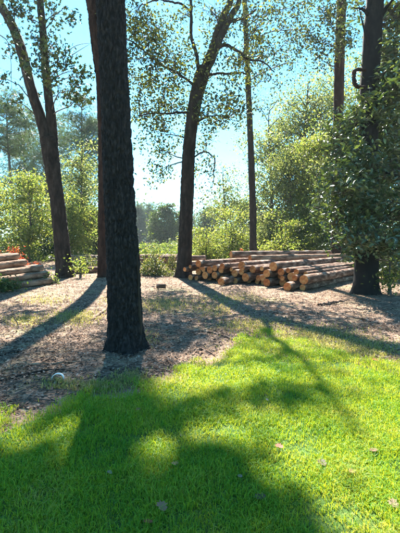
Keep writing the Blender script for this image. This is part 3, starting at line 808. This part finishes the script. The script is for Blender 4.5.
# far woods closing the horizon
lv = MB()
for k in range(640):
    x = rng.uniform(-170, 190); y = rng.uniform(135, 185)
    hmax = 12.5 + 4 * mnoise.noise(Vector((x * .06, 0, 0))) + (7 if abs(x + 5) > 45 else 0)
    c = np.array([x, y, rng.uniform(1.5, hmax)])
    leaves(lv, cluster_pts(c, 5.0, 55), 1.5, 'leaf', .3)
tag(lv.build('far_woods', M['leaf_dark']), 'distant wood closing the far side of the clearing', kind='stuff')

# ------------------------------------------------------------------ logs
def log_thing(a, axis, L_, r0, r1, label, group, bark='log_bark', sides=20, cat='log', name='log'):
    """a: centre of the near cut end; axis: unit vector along the log"""
    root = thing(name, label, cat, group, tuple(a))
    z = Vector(axis); root.rotation_euler = z.to_track_quat('Z', 'Y').to_euler()
    n = 26; t = np.linspace(0, 1, n); ang = np.linspace(0, 2 * np.pi, sides, endpoint=False)
    sd = rng.uniform(0, 50); bw = rng.uniform(.02, .07)
    V = []
    outline = np.array([1 + .07 * mnoise.noise(Vector((math.cos(q) * 1.2, math.sin(q) * 1.2, sd))) for q in ang])
    for k in range(n):
        bend = bw * (math.sin(t[k] * 3 + sd) - math.sin(sd))
        for j in range(sides):
            rr = (r0 + (r1 - r0) * t[k]) * outline[j]
            if 0 < k < n - 1:
                w = Vector((math.cos(ang[j]) * 3, math.sin(ang[j]) * 3, t[k] * L_ * 2.5 + sd)); rr += .014 * mnoise.noise(w) + .012 * mnoise.noise(w * 2.7) + .01 * mnoise.noise(w * 6)
            V.append([math.cos(ang[j]) * rr + bend, math.sin(ang[j]) * rr, t[k] * L_])
    mb = MB(); i = np.arange(n - 1)[:, None] * sides; j = np.arange(sides)[None]; kx = (j + 1) % sides
    mb.add(V, np.stack([i + j, i + kx, i + sides + kx, i + sides + j], -1).reshape(-1, 4), True)
    b = mb.build('bark', M[bark], root)
    for zc, rr, s in ((-.004, r0, 1), (L_ + .004, r1, -1)):
        mb = MB(); rim = np.stack([np.cos(ang) * outline * rr * .95, np.sin(ang) * outline * rr * .95, np.full(sides, zc)], 1)
        inn = rim.copy(); inn[:, 2] += .05 * s
        bx = (.0 if s > 0 else bw * (math.sin(3 + sd) - math.sin(sd))); rim[:, 0] += bx; inn[:, 0] += bx
        mb.add(np.vstack([rim, inn, [[bx, 0, zc]]]), [[q, (q + 1) % sides, 2 * sides] for q in range(sides)])
        mb.add(np.vstack([rim, inn]), [[q, (q + 1) % sides, sides + (q + 1) % sides, sides + q] for q in range(sides)])
        # bark rim closing the gap between the cut face and the bark
        ro = np.stack([np.cos(ang) * outline * rr, np.sin(ang) * outline * rr, np.full(sides, zc + .004 * s)], 1); ro[:, 0] += bx
        mb2 = MB(); mb2.add(np.vstack([ro, inn * np.array([1.0, 1.0, 1])]), [[q, (q + 1) % sides, sides + (q + 1) % sides, sides + q] for q in range(sides)])
        e = mb.build('cut_end', M['cut'], root); mb2.build('bark_rim', M[bark], e)
    return root

ORD = ['first', 'second', 'third', 'fourth', 'fifth', 'sixth', 'seventh', 'eighth', 'ninth', 'tenth', 'eleventh', 'twelfth', 'thirteenth', 'fourteenth', 'fifteenth', 'sixteenth', 'seventeenth', 'eighteenth', 'nineteenth', 'twentieth', 'twenty-first', 'twenty-second']
def pack(width, prof, rr, seed, nmax=90):
    rg = np.random.default_rng(seed); C = []
    fails = 0
    while fails < 25 and len(C) < nmax:
        r_ = rg.uniform(*rr); best = None
        for s in rg.uniform(r_, width - r_, 70):
            z = r_
            for (sj, zj, rj, tj) in C:
                dx = abs(s - sj)
                if dx < r_ + rj: z = max(z, zj + math.sqrt((r_ + rj) ** 2 - dx * dx))
            if best is None or z < best[1]: best = (s, z)
        s, z = best
        if z + r_ > prof(s): fails += 1; continue
        sup = [tj for (sj, zj, rj, tj) in C if abs(math.hypot(s - sj, z - zj) - r_ - rj) < .02 and zj < z]
        C.append((s, z, r_, 0 if z < r_ + .01 else (max(sup) + 1 if sup else 1)))
    return C
ROW = ['bottom row', 'second row', 'third row', 'fourth row', 'fifth row', 'sixth row', 'seventh row', 'eighth row', 'ninth row', 'tenth row', 'eleventh row']

# long stack at right: cut ends towards the camera, logs running back to the right
P0 = gnd(313, 290); P1 = gnd(191, 279)
u = np.array([.66, .75, 0]); u /= np.linalg.norm(u)
W = np.linalg.norm((P1 - P0)[:2]); w_dir = (P1 - P0) / W
prof = lambda s: np.interp(s / W, [0, .1, .2, .42, .55, .75, .9, 1], [.5, .74, .9, 1.04, 1.16, 1.12, 1.1, .9])
C = pack(W, prof, (.072, .16), 21)
rows = {}
for c in C: rows.setdefault(c[3], []).append(c)
for tier, cs in rows.items():
    cs.sort(key=lambda c: -c[0])
    for k, (s, z, r_, _) in enumerate(cs):
        a = P0 + w_dir * s; a[2] = z + height(a[0], a[1])
        a = a + u * (rng.normal() * .24 - (.35 if s < .6 and z < .4 else 0))
        log_thing(a, u + np.array([rng.normal() * .02, rng.normal() * .02, 0]), rng.uniform(4.2, 6.6), r_, r_ * rng.uniform(.78, .95),
                  f'sawn pine log, orange cut end, {ROW[tier]} of long right stack, {ORD[k]} from left', 'pine logs in the long right stack')
# loose logs near it
log_thing(np.array([*gnd(221, 286)[:2], .15]), (gnd(246, 279) - gnd(221, 286)) / np.linalg.norm(gnd(246, 279) - gnd(221, 286)), 2.6, .13, .12, 'short dark log lying alone in front of the long right stack', None)
log_thing(at(231, 254.5, 16.2), np.array([.93, .36, .0]) , 5.2, .15, .12, 'long dark log laid across the top of the right stack', None)
log_thing(at(250, 258.5, 15.6), np.array([.9, .43, .0]), 5.5, .13, .11, 'pale log laid across the top of the right stack below the dark one', None, 'log_pale')
# left stack: pale logs running back to the right, cut off by the frame
Q0 = np.array([-5.35, 14.1, 0]); v_dir = np.array([.36, .93, 0]); v_dir /= np.linalg.norm(v_dir); back = np.array([-v_dir[1], v_dir[0], 0])
left = [(.29 * j_ + rng.normal() * .012, .12 + .225 * t_, rng.uniform(.108, .126), t_) for t_ in range(6) for j_ in range(t_, min(t_ + 2, 6))]
cnt = {}
for (s, z, r_, tier) in left:
    k = cnt.get(tier, 0); cnt[tier] = k + 1
    a = Q0 + back * s + np.array([0, 0, z]) + v_dir * (rng.normal() * .12 + (0, .12, -.1, -.45, -.7, -1.3)[tier])
    log_thing(a, -v_dir + np.array([*rng.normal(size=2) * .015, -.016 * tier]), rng.uniform(5.5, 6.5), r_ * .97, r_ * 1.04, f'pale brown log, {ROW[tier]} of the left stack, {ORD[k]} from its near side', 'pale logs in the left stack', 'log_pale')
# low far stack behind the trunks
k = 0
for (x0, y0, x1, y1, Yv, r_, z) in [(66, 262, 108, 263, 23, .19, .19), (64, 258, 106, 258, 23.4, .18, .19), (68, 258, 104, 255, 23.2, .17, .52), (74, 273, 107, 272, 18.2, .16, .16), (112, 262, 182, 262, 23, .2, .2), (108, 259, 178, 259, 23.4, .19, .2),
                                    (140, 257, 184, 256, 23.2, .18, .55), (132, 258, 172, 259, 24.2, .2, .2), (160, 255, 205, 255, 22.6, .17, .52), (168, 260, 206, 262, 22.2, .18, .18)]:
    a = at(x0, y0, Yv); b = at(x1, y1, Yv + .8); a[2] = b[2] = z; d = b - a; L_ = np.linalg.norm(d)
    lab = ['pale log at the far heap left end, front bottom', 'pale log at the far heap left end, rear bottom', 'pale log on top of the far heap between the two left trunks', 'short log lying alone between the forked tree and the nearest trunk',
           'log at the bottom front of the far heap behind the brush pile', 'log second in the bottom of the far heap behind the brush pile', 'reddish log on top of the far heap left of the centre trunk', 'rearmost log of the far heap behind the brush pile',
           'reddish log passing behind the centre trunk on the far heap', 'low reddish log behind the centre trunk at ground level'][k]
    log_thing(a, d / L_, L_, r_, r_ * .9, lab, 'logs in the far heaps', 'log_pale' if k < 3 else 'log_bark'); k += 1
# cut block on the soil
a = gnd(156.5, 289); log_thing(np.array([a[0], a[1], .1]), np.array([1, .12, 0]), .3, .085, .08, 'short brown block of wood lying alone on the bare soil', None, cat='wood block', name='wood_block')

# ------------------------------------------------------------------ brush heaps
def brush(name, label, cat, px, py, w, h, mat, n, size, sticks=30, kind='leaf'):
    b = gnd(px, py); root = thing(name, label, cat, None, tuple(b)); lv = MB(); st = MB()
    s = b[1] / F; W_, H_ = w * s / 2, h * s
    for _ in range(sticks):
        x = rng.normal() * W_ * .5; e = np.array([x + rng.normal() * W_ * .5, rng.normal() * W_ * .4, abs(rng.normal()) * H_ * .6])
        add_branch(st, [x, rng.normal() * .2, .02], e, .014, .005, 4, n=5)
    d = rng.normal(size=(n, 3)) * .5
    q = np.stack([d[:, 0] * W_, d[:, 1] * W_ * .7, np.abs(d[:, 2]) * H_ * np.exp(-(d[:, 0]) ** 2 * 1.2)], 1)
    q[:, 2] += .03
    leaves(lv, q, size, kind, .3)
    st.build('sticks', M['twig'], root, 'stuff'); lv.build('foliage', M[mat], root, 'stuff'); return root
brush('brush_pile', 'heap of cut green-tan brush between nearest and centre trunks', 'brush', 153, 276, 34, 24, 'dead_tan', 1500, .12, 40)
brush('brush_pile', 'small tan brush heap against the left of the centre trunk', 'brush', 172, 273, 14, 20, 'dead_tan', 500, .11, 24)
brush('brush_pile', 'rust red dead brush heap behind the left log stack', 'brush', 14, 268, 26, 17, 'dead_red', 2600, .13, 14)
brush('brush_pile', 'low dark red brush scrap right of the rust red heap', 'brush', 36, 268, 9, 5, 'dead_red', 160, .16, 8)
brush('brush_pile', 'tan slash heap between the forked tree and the nearest trunk', 'brush', 88, 268, 36, 12, 'dead_tan', 900, .14, 40)
brush('red_seedling', 'small red-leaved seedling behind the stack beside the slender trunk', 'plant', 241, 267, 6, 19, 'dead_red', 110, .16, 8)
brush('brush_pile', 'leafy slash at the far right end of the long stack', 'brush', 343, 274, 30, 12, 'dead_tan', 700, .13, 26)
brush('weed_patch', 'green weeds at the left stack end beside the forked tree', 'weeds', 50, 284, 18, 12, 'leaf_mid', 300, .1, 10)

# ------------------------------------------------------------------ fallen branches on the soil
def fallen(label, pts, w, mat='twig', name='fallen_branch', forks=()):
    root = thing(name, label, 'branch', 'fallen branches on the soil', tuple(gnd(*pts[0])))
    base = np.array(root.location)
    P_ = np.array([gnd(*p) for p in pts]); P_[:, 2] = height(P_[:, 0], P_[:, 1]) + w * .9
    P_ -= base; p, r_ = smooth_path(P_, w * np.array([.55] + list(np.linspace(1, .2, len(P_) - 1))), 26)
    p[1:-1] += rng.normal(size=(24, 3)) * w * .22
    mb = MB(); tube(mb, p, r_, 8); mb.build('stem', M[mat], root)
    for f in forks:
        q = np.array([gnd(*a) for a in f]); q[:, 2] = w * 1.2; q -= base; q2, r2_ = smooth_path(q, np.linspace(w * .6, w * .25, len(q)), 10)
        mb = MB(); tube(mb, q2, r2_, 6); mb.build('side_branch', M[mat], root)
fallen('dark straight branch lying below the long log stack', [(261, 311), (275, 313), (300, 316)], .026, 'log_bark')
fallen('thick branch lying in front of the dark right trunk', [(318, 306), (332, 304), (347, 301)], .045, 'log_bark')
fallen('pale bent branch on the soil below the centre tree', [(184, 330), (205, 331), (225, 336), (238, 341)], .022, 'log_pale', forks=[[(205, 331), (214, 328), (222, 328)]])
fallen('forked dead twig near the lawn edge right of the nearest trunk', [(192, 356), (200, 349), (212, 354), (216, 357)], .014, 'log_pale', forks=[[(200, 349), (206, 346)]])
fallen('long grey branch in shade left of the nearest trunk', [(2, 372), (30, 366), (62, 364), (92, 361)], .02, 'log_pale', forks=[[(40, 365), (55, 357), (70, 356)]])
fallen('second grey branch in shade nearer the lawn at left', [(0, 382), (25, 376), (52, 371), (75, 372)], .018, 'bark_grey')
fallen('pale stick lying against the left foot of the nearest trunk', [(92, 322), (100, 315), (109, 309)], .03, 'log_pale')
fallen('dark branch on the soil at the left edge', [(0, 357), (14, 353), (26, 354)], .016, 'bark_grey')
fallen('thin pale stick beside the lawn right of the centre', [(236, 344), (262, 341), (285, 344)], .016, 'log_pale')
fallen('dark low branch on shaded soil at right', [(345, 318), (368, 322), (392, 329)], .022, 'log_bark')
# standing twig at left
t = thing('dead_twig', 'thin dead twig sticking up from the soil at left', 'twig', None, tuple(gnd(20, 331)))
mb = MB(); b0 = gnd(20, 331); tube(mb, np.array([gnd(20, 331), at(17, 322, 6.9), at(12, 315, 6.95)]) - b0 , [.012, .01, .005], 5); mb.build('stem', M['bark_dark'], t)
# curled strip of white bark
a = gnd(58, 381); t = thing('bark_strip', 'curled white strip of peeled wood in the shade at left', 'bark strip', None, tuple(a))
mb = MB(); vv = []
for k in range(10):
    th = R(200) * k / 9 - .2
    for s in (-.018, .018): vv.append([.07 * math.cos(th) , s + .02 * math.sin(th), .03 + .055 * math.sin(th)])
mb.add(vv, [[2 * k, 2 * k + 1, 2 * k + 3, 2 * k + 2] for k in range(9)], True)
o = mb.build('strip', noise_mat('white_wood', [(.55, .52, .48), (.75, .72, .68)], 10, bump=.2), t); 
md = o.modifiers.new('thick', 'SOLIDIFY'); md.thickness = .006

# ------------------------------------------------------------------ single leaves on the lawn
def fallen_leaf(label, px, py, size, col, rz):
    base = gnd(px, py); base[2] = .055
    mb = MB(); n = 5
    vv = [[0, -.5, 0]]
    prof_ = [(.14, -.42), (.34, -.22), (.22, -.08), (.46, .1), (.26, .18), (.3, .38), (.08, .36)]
    right = [[x, y, .16 * x] for x, y in prof_]; leftp = [[-x, y, .2 * x] for x, y in prof_][::-1]
    ring = [[0, -.5, 0]] + right + [[0, .56, .06]] + leftp
    V = np.array([[0, 0, -.03]] + ring) * size
    m = len(ring); mb.add(V, [[0, 1 + q, 1 + (q + 1) % m] for q in range(m)], False)
    o = mb.build('fallen_leaf', leaf_mat('fallen_leaf', [tuple(c * .6 for c in col), tuple(c * .85 for c in col)], .25, rough=.7), None)
    o.location = base; o.rotation_euler = (rng.normal() * .18, rng.normal() * .18, rz)
    tag(o, label, 'leaf', 'fallen leaves on the lawn')
for a in [('curled pink-brown leaf, largest on the lawn near the bottom', 162, 515, .085, (.34, .17, .12), .4), ('rust red leaf below the largest brown leaf', 148, 531, .06, (.30, .07, .03), 1.2),
          ('tan leaf on the grass in the middle of the lawn', 175, 471, .055, (.42, .28, .13), 2.0), ('reddish leaf on sunlit grass right of centre', 279, 453, .07, (.36, .13, .07), .8),
          ('brown leaf on sunlit grass near the right edge', 373, 457, .08, (.22, .10, .06), 2.6), ('dark brown leaf lower right of the reddish one', 322, 470, .08, (.10, .065, .05), .2),
          ('dark leaf in the shaded grass near the bottom centre', 260, 505, .07, (.12, .08, .05), 1.7), ('pale grey leaf left of the dark leaf', 240, 484, .045, (.24, .19, .15), 2.9),
          ('small white leaf near the lawn far edge', 267, 405, .035, (.34, .3, .25), .6), ('orange leaf at the right of the lawn edge', 375, 364, .09, (.45, .16, .05), 1.1),
          ('tan leaf on sunlit grass toward the right bottom', 352, 479, .06, (.44, .30, .12), 2.2), ('pale brown leaf near the right bottom corner', 393, 512, .07, (.36, .24, .15), .3),
          ('pale scrap of leaf on shaded grass left of centre', 110, 480, .04, (.32, .25, .18), 1.0), ('brown leaf on shaded grass below the nearest trunk', 138, 415, .06, (.26, .13, .08), 1.9)]:
    fallen_leaf(*a)

# ------------------------------------------------------------------ haze
HZ = [(-520, -70, -1.2), (520, 720, 48)]
m, N, L = new_mat('haze'); out = N.new('ShaderNodeOutputMaterial'); pv = N.new('ShaderNodeVolumePrincipled')
pv.inputs['Color'].default_value = (.82, .92, 1.0, 1); pv.inputs['Density'].default_value = 00.0003; pv.inputs['Anisotropy'].default_value = .3
L.new(pv.outputs[0], out.inputs['Volume'])
(x0, y0, z0), (x1, y1, z1) = HZ
mb = MB(); mb.add([[x0, y0, z0], [x1, y0, z0], [x1, y1, z0], [x0, y1, z0], [x0, y0, z1], [x1, y0, z1], [x1, y1, z1], [x0, y1, z1]],
                  [[0, 3, 2, 1], [4, 5, 6, 7], [0, 1, 5, 4], [1, 2, 6, 5], [2, 3, 7, 6], [3, 0, 4, 7]])
tag(mb.build('haze', m), 'thin bright summer haze over the clearing', kind='stuff')
